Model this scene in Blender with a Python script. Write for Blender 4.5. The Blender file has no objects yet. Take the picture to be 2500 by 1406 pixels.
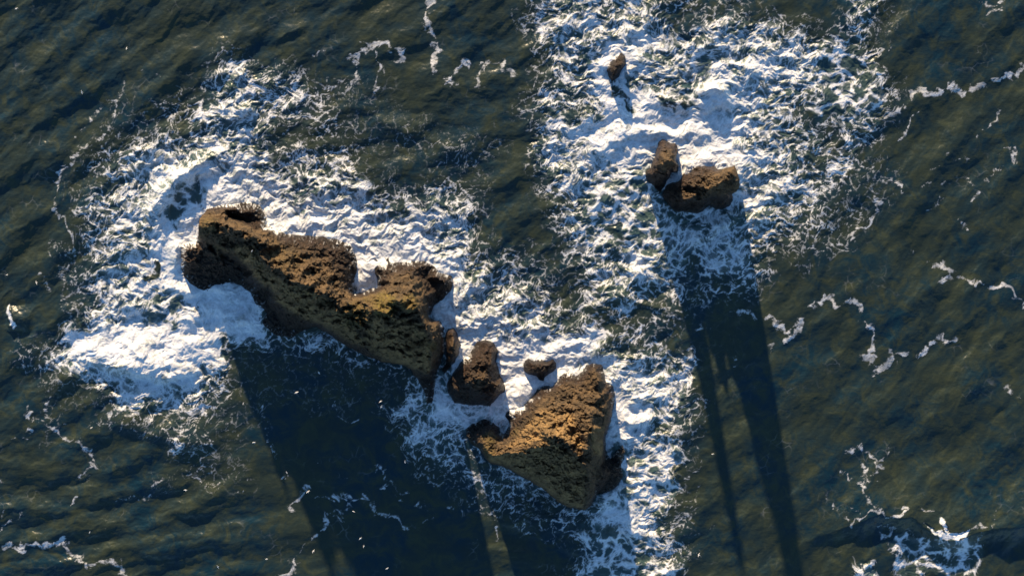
import bpy, math, time
import numpy as np
from mathutils import Vector
from mathutils.geometry import delaunay_2d_cdt

T0 = time.time()
# ------------------------------------------------------------------ camera, sky, sun
SC = 1.5              # metres per working unit (1 unit = 10 px of the photograph at sea level)
H = 300.0             # camera height, working units
SUN_AZ = math.atan2(0.22, 1.0)      # sun stands a little left of "up"
SUN_EL = math.radians(14.5)
scene = bpy.context.scene
cam_d = bpy.data.cameras.new('drone_camera')
cam_d.sensor_width = 36.0
cam_d.lens = 36.0 * H / 250.0
cam_d.clip_start = 1.0
cam_d.clip_end = 30000.0
cam = bpy.data.objects.new('drone_camera', cam_d)
cam.location = (0, 0, H * SC)
cam.rotation_euler = (0, 0, 0)
scene.collection.objects.link(cam)
scene.camera = cam

world = bpy.data.worlds.new('World')
scene.world = world
world.use_nodes = True
wn = world.node_tree
bg = wn.nodes['Background']
sky = wn.nodes.new('ShaderNodeTexSky')
sky.sky_type = 'NISHITA'
sky.sun_disc = False
sky.sun_elevation = SUN_EL
sky.sun_rotation = -SUN_AZ
sky.altitude = 0.0
sky.air_density = 1.2
sky.dust_density = 0.3
sky.ozone_density = 3.0
tint = wn.nodes.new('ShaderNodeMix'); tint.data_type = 'RGBA'; tint.blend_type = 'MULTIPLY'
tint.inputs[0].default_value = 1.0; tint.inputs[7].default_value = (0.82, 1.0, 1.16, 1)
wn.links.new(sky.outputs[0], tint.inputs[6]); wn.links.new(tint.outputs[2], bg.inputs[0])
bg.inputs[1].default_value = 0.09

sun_d = bpy.data.lights.new('sun', 'SUN')
sun_d.energy = 5.0
sun_d.angle = math.radians(1.0)
sun_d.color = (1.0, 0.75, 0.46)
sun = bpy.data.objects.new('sun', sun_d)
to_sun = Vector((-math.sin(SUN_AZ) * math.cos(SUN_EL), math.cos(SUN_AZ) * math.cos(SUN_EL), math.sin(SUN_EL)))
sun.rotation_euler = to_sun.to_track_quat('Z', 'Y').to_euler()
sun.location = to_sun * 600
scene.collection.objects.link(sun)

scene.view_settings.view_transform = 'Standard'
scene.view_settings.look = 'None'
scene.view_settings.exposure = 1.12
scene.view_settings.gamma = 1.0

# ------------------------------------------------------------------ numpy noise
_rng = np.random.RandomState(7)
_ang = _rng.rand(256, 256) * 2 * np.pi
_GX = np.cos(_ang).astype(np.float32); _GY = np.sin(_ang).astype(np.float32)
_V = _rng.rand(256, 256).astype(np.float32)
_V2 = _rng.rand(256, 256).astype(np.float32)

def perlin(x, y, seed=0):
    x = x + seed * 17.31; y = y + seed * 9.77
    fx = np.floor(x); fy = np.floor(y)
    ix = fx.astype(np.int64); iy = fy.astype(np.int64)
    dx = (x - fx).astype(np.float32); dy = (y - fy).astype(np.float32)
    u = dx * dx * dx * (dx * (dx * 6 - 15) + 10)
    v = dy * dy * dy * (dy * (dy * 6 - 15) + 10)
    x0 = ix & 255; x1 = (ix + 1) & 255; y0 = iy & 255; y1 = (iy + 1) & 255
    a = _GX[x0, y0] * dx + _GY[x0, y0] * dy
    b = _GX[x1, y0] * (dx - 1) + _GY[x1, y0] * dy
    c = _GX[x0, y1] * dx + _GY[x0, y1] * (dy - 1)
    d = _GX[x1, y1] * (dx - 1) + _GY[x1, y1] * (dy - 1)
    return (a + (b - a) * u + (c + (d - c) * u - a - (b - a) * u) * v) * 1.5

def fbm(x, y, octv=4, seed=0, gain=0.5):
    r = 0; a = 1.0; t = 0
    for i in range(octv):
        r = r + a * perlin(x * 2.03 ** i, y * 2.03 ** i, seed + i * 3)
        t += a; a *= gain
    return r / t

def ridged(x, y, octv=4, seed=0, gain=0.5):
    r = 0; a = 1.0; t = 0
    for i in range(octv):
        r = r + a * (1 - np.abs(perlin(x * 2.03 ** i, y * 2.03 ** i, seed + i * 3)) * 2)
        t += a; a *= gain
    return r / t

def cells(x, y, seed=0):
    """distance to the nearest cell border (F2-F1) and F1"""
    x = x + seed * 31.7; y = y + seed * 13.3
    fx = np.floor(x); fy = np.floor(y)
    ix = fx.astype(np.int64); iy = fy.astype(np.int64)
    f1 = np.full(x.shape, 9.0, np.float32); f2 = f1.copy()
    for j in (-1, 0, 1):
        for i in (-1, 0, 1):
            cx = (ix + i) & 255; cy = (iy + j) & 255
            dx = fx + i + _V[cx, cy] - x; dy = fy + j + _V2[cx, cy] - y
            d = np.sqrt(dx * dx + dy * dy).astype(np.float32)
            f2 = np.minimum(f2, np.maximum(f1, d)); f1 = np.minimum(f1, d)
    return f2 - f1, f1

def sstep(a, b, x):
    t = np.clip((x - a) / (b - a), 0, 1)
    return t * t * (3 - 2 * t)

def poly_dist(px, py, P, closed=True):
    """unsigned distance to polyline, arclength of nearest point, inside flag"""
    P = np.asarray(P, float)
    Q = np.roll(P, -1, 0) if closed else P[1:]
    A = P if closed else P[:-1]
    best = np.full(px.shape, 1e9); arc = np.zeros(px.shape); ins = np.zeros(px.shape, bool)
    s0 = 0.0
    for a, b in zip(A, Q):
        d = b - a; L = max(math.hypot(*d), 1e-6)
        t = np.clip(((px - a[0]) * d[0] + (py - a[1]) * d[1]) / (L * L), 0, 1)
        dd = np.hypot(px - a[0] - t * d[0], py - a[1] - t * d[1])
        m = dd < best
        best = np.where(m, dd, best); arc = np.where(m, s0 + t * L, arc)
        s0 += L
        if closed and abs(d[1]) > 1e-9:
            c = ((a[1] > py) != (b[1] > py)) & (px < (d[0]) * (py - a[1]) / d[1] + a[0])
            ins ^= c
    return best, arc, ins

# ------------------------------------------------------------------ materials
def new_mat(name):
    m = bpy.data.materials.new(name); m.use_nodes = True
    nt = m.node_tree
    return m, nt, nt.nodes['Principled BSDF']

def N(nt, typ, **kw):
    n = nt.nodes.new(typ)
    for k, v in kw.items(): setattr(n, k, v)
    return n

def math_node(nt, op, a, b=None, c=None, clamp=False):
    n = N(nt, 'ShaderNodeMath', operation=op, use_clamp=clamp)
    for i, v in enumerate((a, b, c)):
        if v is None: continue
        if isinstance(v, (int, float)): n.inputs[i].default_value = v
        else: nt.links.new(v, n.inputs[i])
    return n.outputs[0]

def smooth_node(nt, val, lo, hi):
    n = N(nt, 'ShaderNodeMapRange', interpolation_type='SMOOTHSTEP')
    nt.links.new(val, n.inputs['Value'])
    n.inputs['From Min'].default_value = lo; n.inputs['From Max'].default_value = hi
    return n.outputs[0]

def mixc(nt, f, a, b):
    n = N(nt, 'ShaderNodeMix', data_type='RGBA')
    for s, v in ((n.inputs[0], f), (n.inputs[6], a), (n.inputs[7], b)):
        if isinstance(v, (int, float)): s.default_value = v
        elif isinstance(v, tuple): s.default_value = (*v, 1)
        else: nt.links.new(v, s)
    return n.outputs[2]

def noise_node(nt, scale, detail=3, rough=0.55, dist=0.0, vec=None):
    n = N(nt, 'ShaderNodeTexNoise')
    n.inputs['Scale'].default_value = scale; n.inputs['Detail'].default_value = detail
    n.inputs['Roughness'].default_value = rough; n.inputs['Distortion'].default_value = dist
    if vec is not None: nt.links.new(vec, n.inputs['Vector'])
    return n.outputs[0]

def attr(nt, name):
    return N(nt, 'ShaderNodeAttribute', attribute_name=name).outputs['Fac']

def water_material():
    m, nt, bs = new_mat('sea_water_and_foam')
    pos = N(nt, 'ShaderNodeNewGeometry').outputs['Position']
    fv = attr(nt, 'foam'); mk = attr(nt, 'aer')
    n1 = noise_node(nt, 1.6, 4, 0.65, 0.6, pos)
    n2 = noise_node(nt, 5.0, 3, 0.6, 0.4, pos)
    spread = math_node(nt, 'MULTIPLY', math_node(nt, 'MULTIPLY', fv, math_node(nt, 'SUBTRACT', 1.0, fv)), 4.0)
    fine = math_node(nt, 'ADD', math_node(nt, 'MULTIPLY', math_node(nt, 'SUBTRACT', n1, 0.5), 0.7), math_node(nt, 'MULTIPLY', math_node(nt, 'SUBTRACT', n2, 0.5), 0.5))
    f = math_node(nt, 'ADD', fv, math_node(nt, 'MULTIPLY', spread, fine), clamp=True)
    n3 = noise_node(nt, 0.035, 4, 0.6, 0.0, pos)
    water = mixc(nt, smooth_node(nt, n3, 0.35, 0.65), (0.005, 0.023, 0.036), (0.020, 0.030, 0.023))
    n5 = noise_node(nt, 0.16, 5, 0.68, 0.8, pos)
    water = mixc(nt, smooth_node(nt, n5, 0.38, 0.72), water, (0.036, 0.044, 0.024))
    water = mixc(nt, mk, water, (0.060, 0.110, 0.110))
    col = mixc(nt, f, water, (0.74, 0.75, 0.77))
    nt.links.new(col, bs.inputs['Base Color'])
    r = N(nt, 'ShaderNodeMapRange'); nt.links.new(f, r.inputs['Value'])
    r.inputs['To Min'].default_value = 0.30; r.inputs['To Max'].default_value = 0.85
    nt.links.new(r.outputs[0], bs.inputs['Roughness'])
    bs.inputs['IOR'].default_value = 1.33
    # ripples and bubbles
    mp = N(nt, 'ShaderNodeMapping'); nt.links.new(pos, mp.inputs['Vector'])
    mp.inputs['Rotation'].default_value = (0, 0, math.radians(-38)); mp.inputs['Scale'].default_value = (0.55, 1.3, 1)
    w1 = noise_node(nt, 0.75, 5, 0.62, 0.3, mp.outputs[0])
    fo = noise_node(nt, 2.2, 4, 0.7, 0.5, pos)
    hmix = N(nt, 'ShaderNodeMix', data_type='FLOAT')
    nt.links.new(f, hmix.inputs[0]); nt.links.new(w1, hmix.inputs[2]); nt.links.new(fo, hmix.inputs[3])
    bp = N(nt, 'ShaderNodeBump'); nt.links.new(hmix.outputs[0], bp.inputs['Height'])
    bp.inputs['Strength'].default_value = 0.8
    dst = math_node(nt, 'ADD', 0.11, math_node(nt, 'MULTIPLY', f, math_node(nt, 'SUBTRACT', 0.40, math_node(nt, 'MULTIPLY', attr(nt, 'solid'), 0.30)))); nt.links.new(dst, bp.inputs['Distance'])
    nt.links.new(bp.outputs[0], bs.inputs['Normal'])
    return m

def rock_material():
    m, nt, bs = new_mat('volcanic_rock')
    pos = N(nt, 'ShaderNodeNewGeometry').outputs['Position']
    lo = attr(nt, 'low'); wa = attr(nt, 'wash'); li = attr(nt, 'moss'); pa = attr(nt, 'pale_shade_lift')
    n1 = noise_node(nt, 0.22, 6, 0.65, 0.4, pos)
    n2 = noise_node(nt, 1.3, 6, 0.7, 0.2, pos)
    rock = mixc(nt, smooth_node(nt, n1, 0.36, 0.64), (0.036, 0.025, 0.015), (0.140, 0.090, 0.046))
    rock = mixc(nt, smooth_node(nt, n2, 0.50, 0.72), rock, (0.190, 0.135, 0.075))
    rock = mixc(nt, math_node(nt, 'SUBTRACT', 1.0, smooth_node(nt, n2, 0.28, 0.46)), rock, (0.032, 0.021, 0.014))
    rock = mixc(nt, math_node(nt, 'MULTIPLY', pa, smooth_node(nt, n2, 0.30, 0.50)), rock, (0.340, 0.215, 0.092))  # pale rock, painted lighter and warmer to stand in for bounced light in shade
    mossf = math_node(nt, 'MULTIPLY', li, smooth_node(nt, n2, 0.38, 0.60))
    rock = mixc(nt, mossf, rock, (0.165, 0.125, 0.022))
    weed = mixc(nt, smooth_node(nt, n2, 0.42, 0.68), (0.014, 0.008, 0.006), (0.075, 0.042, 0.024))
    col = mixc(nt, lo, rock, weed)
    sx = N(nt, 'ShaderNodeSeparateXYZ'); nt.links.new(pos, sx.inputs[0])
    wet = math_node(nt, 'SUBTRACT', 1.0, smooth_node(nt, math_node(nt, 'ADD', sx.outputs[2], math_node(nt, 'MULTIPLY', n1, -4.0)), -1.2, 4.2))
    col = mixc(nt, wet, col, (0.014, 0.009, 0.007))
    n4 = noise_node(nt, 3.0, 3, 0.6, 0.0, pos)
    wv = math_node(nt, 'ADD', wa, math_node(nt, 'MULTIPLY', math_node(nt, 'SUBTRACT', n4, 0.5), 0.5))
    wf = smooth_node(nt, wv, 0.25, 0.95)
    col = mixc(nt, wf, col, (0.82, 0.83, 0.84))
    nt.links.new(col, bs.inputs['Base Color'])
    r = N(nt, 'ShaderNodeMapRange'); nt.links.new(lo, r.inputs['Value'])
    r.inputs['To Min'].default_value = 0.9; r.inputs['To Max'].default_value = 0.42
    nt.links.new(r.outputs[0], bs.inputs['Roughness'])
    bs.inputs['Specular IOR Level'].default_value = 0.35
    b0 = noise_node(nt, 0.55, 9, 0.74, 0.6, pos)
    bp = N(nt, 'ShaderNodeBump'); nt.links.new(b0, bp.inputs['Height'])
    bp.inputs['Strength'].default_value = 1.0; bp.inputs['Distance'].default_value = 1.7
    nt.links.new(bp.outputs[0], bs.inputs['Normal'])
    return m

M_SEA = water_material()
M_ROCK = rock_material()
m_bird, _nt, _bs = new_mat('white_feathers')
_bn = noise_node(_nt, 6.0, 2)
_nt.links.new(mixc(_nt, _bn, (0.80, 0.78, 0.74), (0.9, 0.88, 0.85)), _bs.inputs['Base Color'])
_bs.inputs['Roughness'].default_value = 0.8
m_grey, _nt, _bs = new_mat('grey_feathers')
_bn = noise_node(_nt, 6.0, 2)
_nt.links.new(mixc(_nt, _bn, (0.35, 0.35, 0.36), (0.5, 0.5, 0.5)), _bs.inputs['Base Color'])

# ------------------------------------------------------------------ mesh helpers
def grid_quads(ny, nx):
    i = np.arange(ny * nx, dtype=np.int64).reshape(ny, nx)
    return np.stack([i[1:, :-1], i[1:, 1:], i[:-1, 1:], i[:-1, :-1]], -1).reshape(-1, 4)

def grid_normals(V, ny, nx):
    P = V.reshape(ny, nx, 3)
    du = np.gradient(P, axis=1); dv = np.gradient(P, axis=0)
    n = -np.cross(du, dv)
    n /= np.maximum(np.linalg.norm(n, axis=-1, keepdims=True), 1e-9)
    return n.reshape(-1, 3)

def build_mesh(name, V, F, attrs, mat, normals=None, parent=None, origin=None):
    used = np.unique(F)
    remap = np.full(len(V), -1, np.int64); remap[used] = np.arange(len(used))
    v = V[used].astype(np.float64); f = remap[F]
    if origin is not None: v = v - np.asarray(origin)
    me = bpy.data.meshes.new(name)
    me.vertices.add(len(v)); me.vertices.foreach_set('co', v.astype(np.float32).ravel())
    me.loops.add(f.size); me.loops.foreach_set('vertex_index', f.astype(np.int32).ravel())
    me.polygons.add(len(f))
    me.polygons.foreach_set('loop_start', np.arange(0, f.size, 4, dtype=np.int32))
    me.update(calc_edges=True)
    me.polygons.foreach_set('use_smooth', np.ones(len(f), bool))
    for k, a in attrs.items():
        at = me.attributes.new(k, 'FLOAT', 'POINT')
        at.data.foreach_set('value', a[used].astype(np.float32))
    me.materials.append(mat)
    if normals is not None:
        me.normals_split_custom_set_from_vertices(normals[used].astype(np.float32))
    o = bpy.data.objects.new(name, me)
    scene.collection.objects.link(o)
    if parent is not None: o.parent = parent
    elif origin is not None: o.location = origin
    return o

def tag(o, label, cat, group=None, kind=None):
    o['label'] = label; o['category'] = cat
    if group: o['group'] = group
    if kind: o['kind'] = kind
    return o

# ------------------------------------------------------------------ foam cover, as seen in the photograph (50 px cells)
Z = '0' * 6
ROWS = [
 '0'*26+'3565'+'6543'+'3321'+'00'+'1551'+Z,
 '0'*26+'4666'+'7654'+'6665'+'42'+'2441'+Z,
 '0'*10+'11'+'0'*14+'3657'+'8666'+'6777'+'76'+'5540'+Z,
 '0'*9+'1465431'+'0'*9+'1'+'4557'+'8666'+'7887'+'76'+'5550'+Z,
 '0'*6+'1012565553211'+'0'*6+'2'+'5557'+'6656'+'9766'+'65'+'4453'+Z,
 '0'*5+'1123567555421111'+'0000'+'1'+'5456'+'6998'+'9876'+'54'+'3463'+Z,
 '0'*5+'124446665342112111100'+'5678'+'8999'+'9975'+'65'+'4541'+Z,
 '000'+'11245656663454311122210'+'5768'+'8989'+'9986'+'65'+'4510'+Z,
 '000'+'13568898865565411011100'+'2677'+'7889'+'9976'+'65'+'4522'+Z,
 '000'+'15669689987676753354100'+'1565'+'4665'+'5677'+'55'+'4212'+Z,
 '000'+'05678589999787876675200'+'1363'+'5655'+'6676'+'54'+'3310'+Z,
 '000'+'04568999999988988876210'+'0355'+'4666'+'6765'+'43'+'3100'+Z,
 '00'+'134667'+'9'*13+'86432'+'1355'+'5766'+'6654'+'32'+'1000'+Z,
 '00'+'024678'+'9'*14+'7654'+'2245'+'6654'+'4442'+'00'+'0000'+Z,
 '000'+'25777888885555599998665'+'4335'+'6543'+'3320'+'00'+'0000'+Z,
 '000'+'36786578872222222288766'+'5443'+'3321'+'0000'+'00'+'0000'+Z,
 '011'+'68999999864365422279988'+'8654'+'4321'+'0000'+'00'+'0000'+Z,
 '022'+'68899999743344553548999'+'9987'+'6555'+'2000'+'00'+'0000'+Z,
 '002'+'36778886432222124566999'+'9998'+'8766'+'4000'+'00'+'0000'+Z,
 '011'+'12677654211110013787799'+'9999'+'9876'+'3000'+'00'+'0000'+Z,
 '021'+'00233432110000014677788'+'8888'+'9954'+'1000'+'00'+'0000'+Z,
 '001'+'00001431100000001565445'+'5556'+'8541'+'0000'+'00'+'0000'+Z,
 '000'+'01000121100000000245345'+'5555'+'7671'+'0000'+'00'+'0000'+Z,
 '000'+'01001112110000000013455'+'4336'+'8871'+'0000'+'00'+'0000'+Z,
 '000'+'0'*19+'1233'+'3448'+'9862'+'0000'+'00'+'0000'+Z,
 '000'+'0'*22+'2'+'2347'+'8852'+'0000'+'00'+'0000'+Z,
 '000'+'0'*23+'0145'+'5641'+'0000'+'00'+'0000'+Z,
 '000'+'0'*23+'0154'+'4451'+'0000'+'00'+'0000'+Z,
]
# polylines of foam: points, half width, strength
STREAKS = [
 ([(1058,-20),(1045,40),(1055,70),(1062,100),(1068,130),(1050,150),(1053,165)],9,.95),
 ([(1018,50),(1040,55)],10,.6), ([(1105,218),(1105,185),(1125,165),(1147,152)],9,.75),
 ([(1160,205),(1165,180),(1195,160),(1230,155),(1247,190)],10,.65),
 ([(855,140),(880,115),(905,105),(950,112),(970,130),(968,155),(945,155)],8,.9),
 ([(868,130),(868,170),(855,215),(838,230)],6,.85), ([(905,110),(912,150),(907,195),(918,240)],6,.85),
 ([(840,195),(800,225)],6,.75), ([(912,150),(932,190)],3,.6),
 ([(2222,232),(2245,220),(2280,230),(2310,208),(2340,225),(2365,220),(2395,210)],10,.95),
 ([(2425,205),(2460,190),(2510,163)],8,.95), ([(2165,290),(2190,280),(2215,258)],10,.85),
 ([(2188,343),(2215,320),(2222,300),(2245,272)],4,.75), ([(2395,330),(2420,305),(2440,290),(2438,276)],6,.7),
 ([(2448,368),(2472,368),(2466,397)],9,.8), ([(2310,378),(2335,386),(2366,380)],5,.6),
 ([(2303,457),(2332,443)],5,.7), ([(2278,415),(2292,412)],4,.6), ([(2360,442),(2385,450),(2410,440),(2420,428)],8,.5),
 ([(2430,425),(2447,418)],5,.6), ([(2160,437),(2190,440),(2207,466)],9,.65), ([(2250,450),(2265,440)],5,.6),
 ([(2155,480),(2140,520),(2130,535),(2110,555),(2085,570),(2073,590)],7,.85), ([(2020,560),(2045,550),(2053,538)],8,.65),
 ([(2328,540),(2345,560),(2362,562)],4,.6), ([(2262,503),(2290,495),(2296,482)],6,.6), ([(2380,490),(2392,472)],8,.5),
 ([(2200,627),(2242,622)],4,.4), ([(2272,661),(2295,653),(2312,664),(2318,680),(2304,692)],10,.95),
 ([(2335,668),(2360,675),(2380,693),(2400,700),(2425,705),(2445,695),(2465,715),(2493,748)],6,.9),
 ([(1965,750),(1985,735),(2010,722),(2025,727),(2035,740),(2065,735),(2085,742),(2102,762)],7,.85),
 ([(2108,785),(2115,795),(2128,803),(2130,820),(2140,840),(2135,860),(2123,872)],7,.9),
 ([(2122,868),(2136,892),(2150,902),(2170,890),(2190,872),(2206,862)],12,1.0),
 ([(2240,866),(2260,855),(2275,840)],7,.85), ([(2282,822),(2300,830),(2324,838)],9,.9),
 ([(1868,768),(1890,785),(1905,795),(1916,806)],7,.9), ([(1916,808),(1935,802),(1948,795)],4,.8),
 ([(1953,785),(1945,808),(1920,830)],9,.95), ([(1895,856),(1893,838)],5,.7), ([(1955,768),(1975,748),(2000,732)],4,.6),
 ([(1780,755),(1800,765)],4,.5), ([(1806,768),(1840,770)],9,.75), ([(1700,798),(1737,800)],5,.5), ([(1752,778),(1768,774)],3,.5),
 ([(1720,868),(1755,880)],5,.4), ([(1787,872),(1789,892)],5,.5), ([(1695,755),(1702,792)],5,.5),
 ([(235,340),(205,365),(175,390),(158,410),(145,440),(138,470),(142,510),(150,535),(165,550),(172,575),(178,610)],6,.75),
 ([(178,610),(180,640),(160,660),(155,700),(152,735)],7,.6), ([(305,198),(300,232),(285,252),(285,280),(280,310),(262,332),(235,352)],6,.7),
 ([(250,265),(220,275),(215,300),(192,326)],6,.6), ([(118,615),(120,625),(130,632)],4,.6), ([(98,668),(108,690),(122,702)],8,.65),
 ([(135,575),(122,595),(122,610)],4,.5), ([(340,165),(365,172),(368,190)],6,.4), ([(360,190),(395,185)],6,.4),
 ([(55,1000),(60,1025),(58,1052)],6,.7), ([(108,965),(98,990),(85,1005)],5,.65), ([(70,1028),(110,1035)],7,.6),
 ([(115,1037),(140,1045),(160,1060),(180,1085),(200,1095),(222,1112),(220,1145),(198,1167)],8,.8),
 ([(40,1074),(68,1070)],4,.6), ([(196,1210),(172,1232)],6,.7), ([(200,1165),(230,1172)],3,.5),
 ([(15,1243),(3,1268)],4,.7), ([(50,1255),(20,1280),(-5,1298)],4,.7), ([(-3,1150),(4,1172)],6,.8),
 ([(10,1335),(40,1340),(60,1330),(85,1320),(110,1322),(150,1327)],8,.95), ([(150,1327),(170,1345),(190,1365),(200,1378)],8,.9),
 ([(200,1378),(220,1380),(245,1372),(270,1367),(285,1375),(295,1395),(308,1410)],6,.8), ([(305,1355),(295,1378)],3,.6),
 ([(400,1165),(372,1180),(370,1208)],6,.7), ([(370,1212),(330,1220),(290,1224)],6,.55), ([(460,1162),(490,1180),(530,1190),(550,1185)],5,.55),
 ([(570,1195),(582,1217),(610,1172)],3,.5), ([(240,1270),(250,1290),(268,1285)],4,.4),
 ([(640,975),(640,1010),(645,1040),(655,1060),(662,1085),(680,1110)],6,.5), ([(690,1095),(705,1085)],4,.35),
 ([(810,977),(815,997),(840,1015),(870,1026)],5,.6), ([(735,1100),(742,1080)],5,.4),
 ([(905,1135),(930,1155),(945,1180),(938,1203)],8,.6), ([(945,1185),(970,1198),(1000,1190)],7,.55), ([(965,1210),(982,1222)],5,.45),
 ([(708,1247),(712,1225),(735,1205),(766,1196)],6,.75), ([(775,1212),(800,1215),(815,1232)],5,.55),
 ([(825,1218),(865,1208),(895,1215),(920,1240),(950,1265),(987,1283)],8,.75),
 ([(868,1215),(850,1232),(830,1250),(800,1262)],9,.6), ([(845,1265),(815,1265)],6,.55),
 ([(795,1265),(788,1290),(770,1310),(750,1325),(735,1345),(722,1378),(716,1396),(690,1400),(670,1412)],6,.85),
 ([(835,1157),(858,1160)],5,.5), ([(762,1138),(774,1136)],3,.5), ([(690,1160),(697,1153)],4,.5), ([(680,1275),(700,1265)],5,.4),
 ([(1038,1213),(1038,1235),(1052,1250),(1045,1272),(1030,1272)],5,.55), ([(1085,1237),(1106,1237)],5,.6), ([(1000,1223),(1024,1230)],6,.5),
 ([(1215,1258),(1208,1290),(1212,1312)],4,.55), ([(1140,1322),(1158,1326)],4,.4),
 ([(1290,1225),(1278,1260),(1284,1298),(1310,1315),(1345,1318),(1365,1305)],6,.5),
 ([(1650,1040),(1650,1070),(1662,1092)],7,.8), ([(1675,1075),(1690,1088),(1707,1095)],3,.6),
 ([(1706,1110),(1712,1130),(1695,1150),(1692,1168),(1680,1168)],4,.55), ([(1715,1190),(1700,1222),(1690,1240)],5,.5),
 ([(1695,1245),(1675,1262),(1650,1280),(1640,1310)],6,.65), ([(1645,1310),(1628,1340),(1615,1365),(1625,1410)],9,.6),
 ([(1700,1295),(1740,1292)],5,.5), ([(1640,1130),(1655,1165),(1650,1180)],8,.5), ([(1660,1180),(1640,1230)],18,.35),
 ([(2115,930),(2118,933)],2,.4), ([(2120,1028),(2140,1026)],3,.5),
 ([(2060,1112),(2100,1090),(2115,1100),(2130,1115),(2150,1130),(2160,1110),(2172,1090)],6,.7), ([(2140,1132),(2155,1135)],7,.9),
 ([(2100,1120),(2112,1145),(2118,1165)],6,.65), ([(2052,1160),(2080,1165),(2120,1160),(2150,1145)],7,.55), ([(2125,1170),(2150,1175),(2165,1180)],5,.45),
 ([(2112,1170),(2118,1210),(2130,1235),(2150,1245)],7,.65), ([(2020,1205),(2035,1235),(2060,1262),(2072,1282)],5,.6),
 ([(2070,1283),(2100,1272),(2130,1246),(2170,1257),(2200,1255),(2226,1245)],4,.95), ([(2080,1238),(2100,1262)],5,.5),
 ([(2212,1240),(2224,1243)],4,.9), ([(2255,1245),(2265,1252),(2280,1247)],3,.9), ([(2376,1290),(2390,1280),(2400,1285)],5,.8),
 ([(2420,1290),(2425,1260),(2425,1245)],3,.45), ([(2150,1275),(2175,1280),(2185,1290),(2165,1303),(2155,1296)],7,.75),
 ([(2395,1285),(2400,1310),(2385,1325)],7,.45),
 ([(2465,950),(2480,970),(2475,945)],7,.6), ([(2400,10),(2425,15),(2440,0)],10,.7), ([(2405,33),(2430,20)],6,.7),
 ([(2168,60),(2175,40),(2185,10)],3,.5), ([(2225,95),(2232,60)],3,.4), ([(770,125),(800,125)],4,.8),
 ([(290,785),(310,775)],3,.3), ([(1490,420),(1500,520),(1538,540),(1545,480)],6,.5),
 ([(1538,470),(1543,500),(1538,530)],5,.95), ([(1500,540),(1530,532),(1560,545),(1580,575)],7,.9),
]
# solid white-water: polygons with strength
SOLIDS = [
 ([(150,830),(200,800),(330,800),(430,770),(520,760),(590,700),(630,740),(625,800),(570,880),(500,920),(430,925),(330,900),(230,890)],10,1.0),
 ([(360,600),(430,570),(490,585),(445,600),(450,690),(560,700),(600,750),(560,780),(480,760),(430,740),(395,660)],12,1.05),
 ([(385,600),(400,560),(440,480),(520,430),(600,440),(580,480),(500,510),(480,570)],10,.95),
 ([(640,510),(700,540),(800,560),(860,590),(905,640),(930,640),(925,600),(960,590),(1040,620),(1090,650),(1120,690),(1090,760),(1130,800),(1140,830),(1090,790),(1060,770),(1100,720),(1060,640),(960,660),(925,700),(870,715),(860,610),(700,575)],8,1.05),
 ([(1130,840),(1180,820),(1230,830),(1290,860),(1350,865),(1400,900),(1370,915),(1310,945),(1240,1000),(1210,985),(1240,940),(1220,850),(1180,830),(1140,870)],8,1.05),
 ([(1270,840),(1420,820),(1500,870),(1500,910),(1480,900),(1440,880),(1400,905),(1350,860),(1290,870)],16,.95),
 ([(1500,940),(1560,990),(1600,1010),(1550,1040),(1520,1060),(1500,1100),(1480,1060),(1500,1010)],9,1.05),
 ([(1490,220),(1600,235),(1690,270),(1740,215),(1780,240),(1800,300),(1820,400),(1780,410),(1750,400),(1690,400),(1680,420),(1655,400),(1655,350),(1610,335),(1560,410),(1500,400),(1400,350),(1420,300)],14,.93),
 ([(1445,165),(1470,145),(1520,125),(1540,140),(1545,200),(1540,260),(1520,230),(1500,260),(1470,240),(1455,200)],8,1.0),
 ([(1450,1200),(1500,1190),(1540,1230),(1560,1300),(1530,1310),(1460,1280)],12,.8),
 ([(1100,985),(1240,1000),(1220,1030),(1200,1020),(1120,1050),(1070,1010),(1060,990),(1085,935),(1120,875),(1128,885),(1090,945),(1105,985)],5,.9),
 ([(2262,1276),(2290,1298),(2330,1303),(2374,1292),(2366,1308),(2345,1322),(2310,1318),(2285,1308)],3,1.2),
 ([(2299,1262),(2306,1270),(2325,1298),(2318,1302),(2300,1280)],3,1.1),
 ([(22,765),(28,745),(33,790),(34,805),(20,795)],3,1.1),
]
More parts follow.
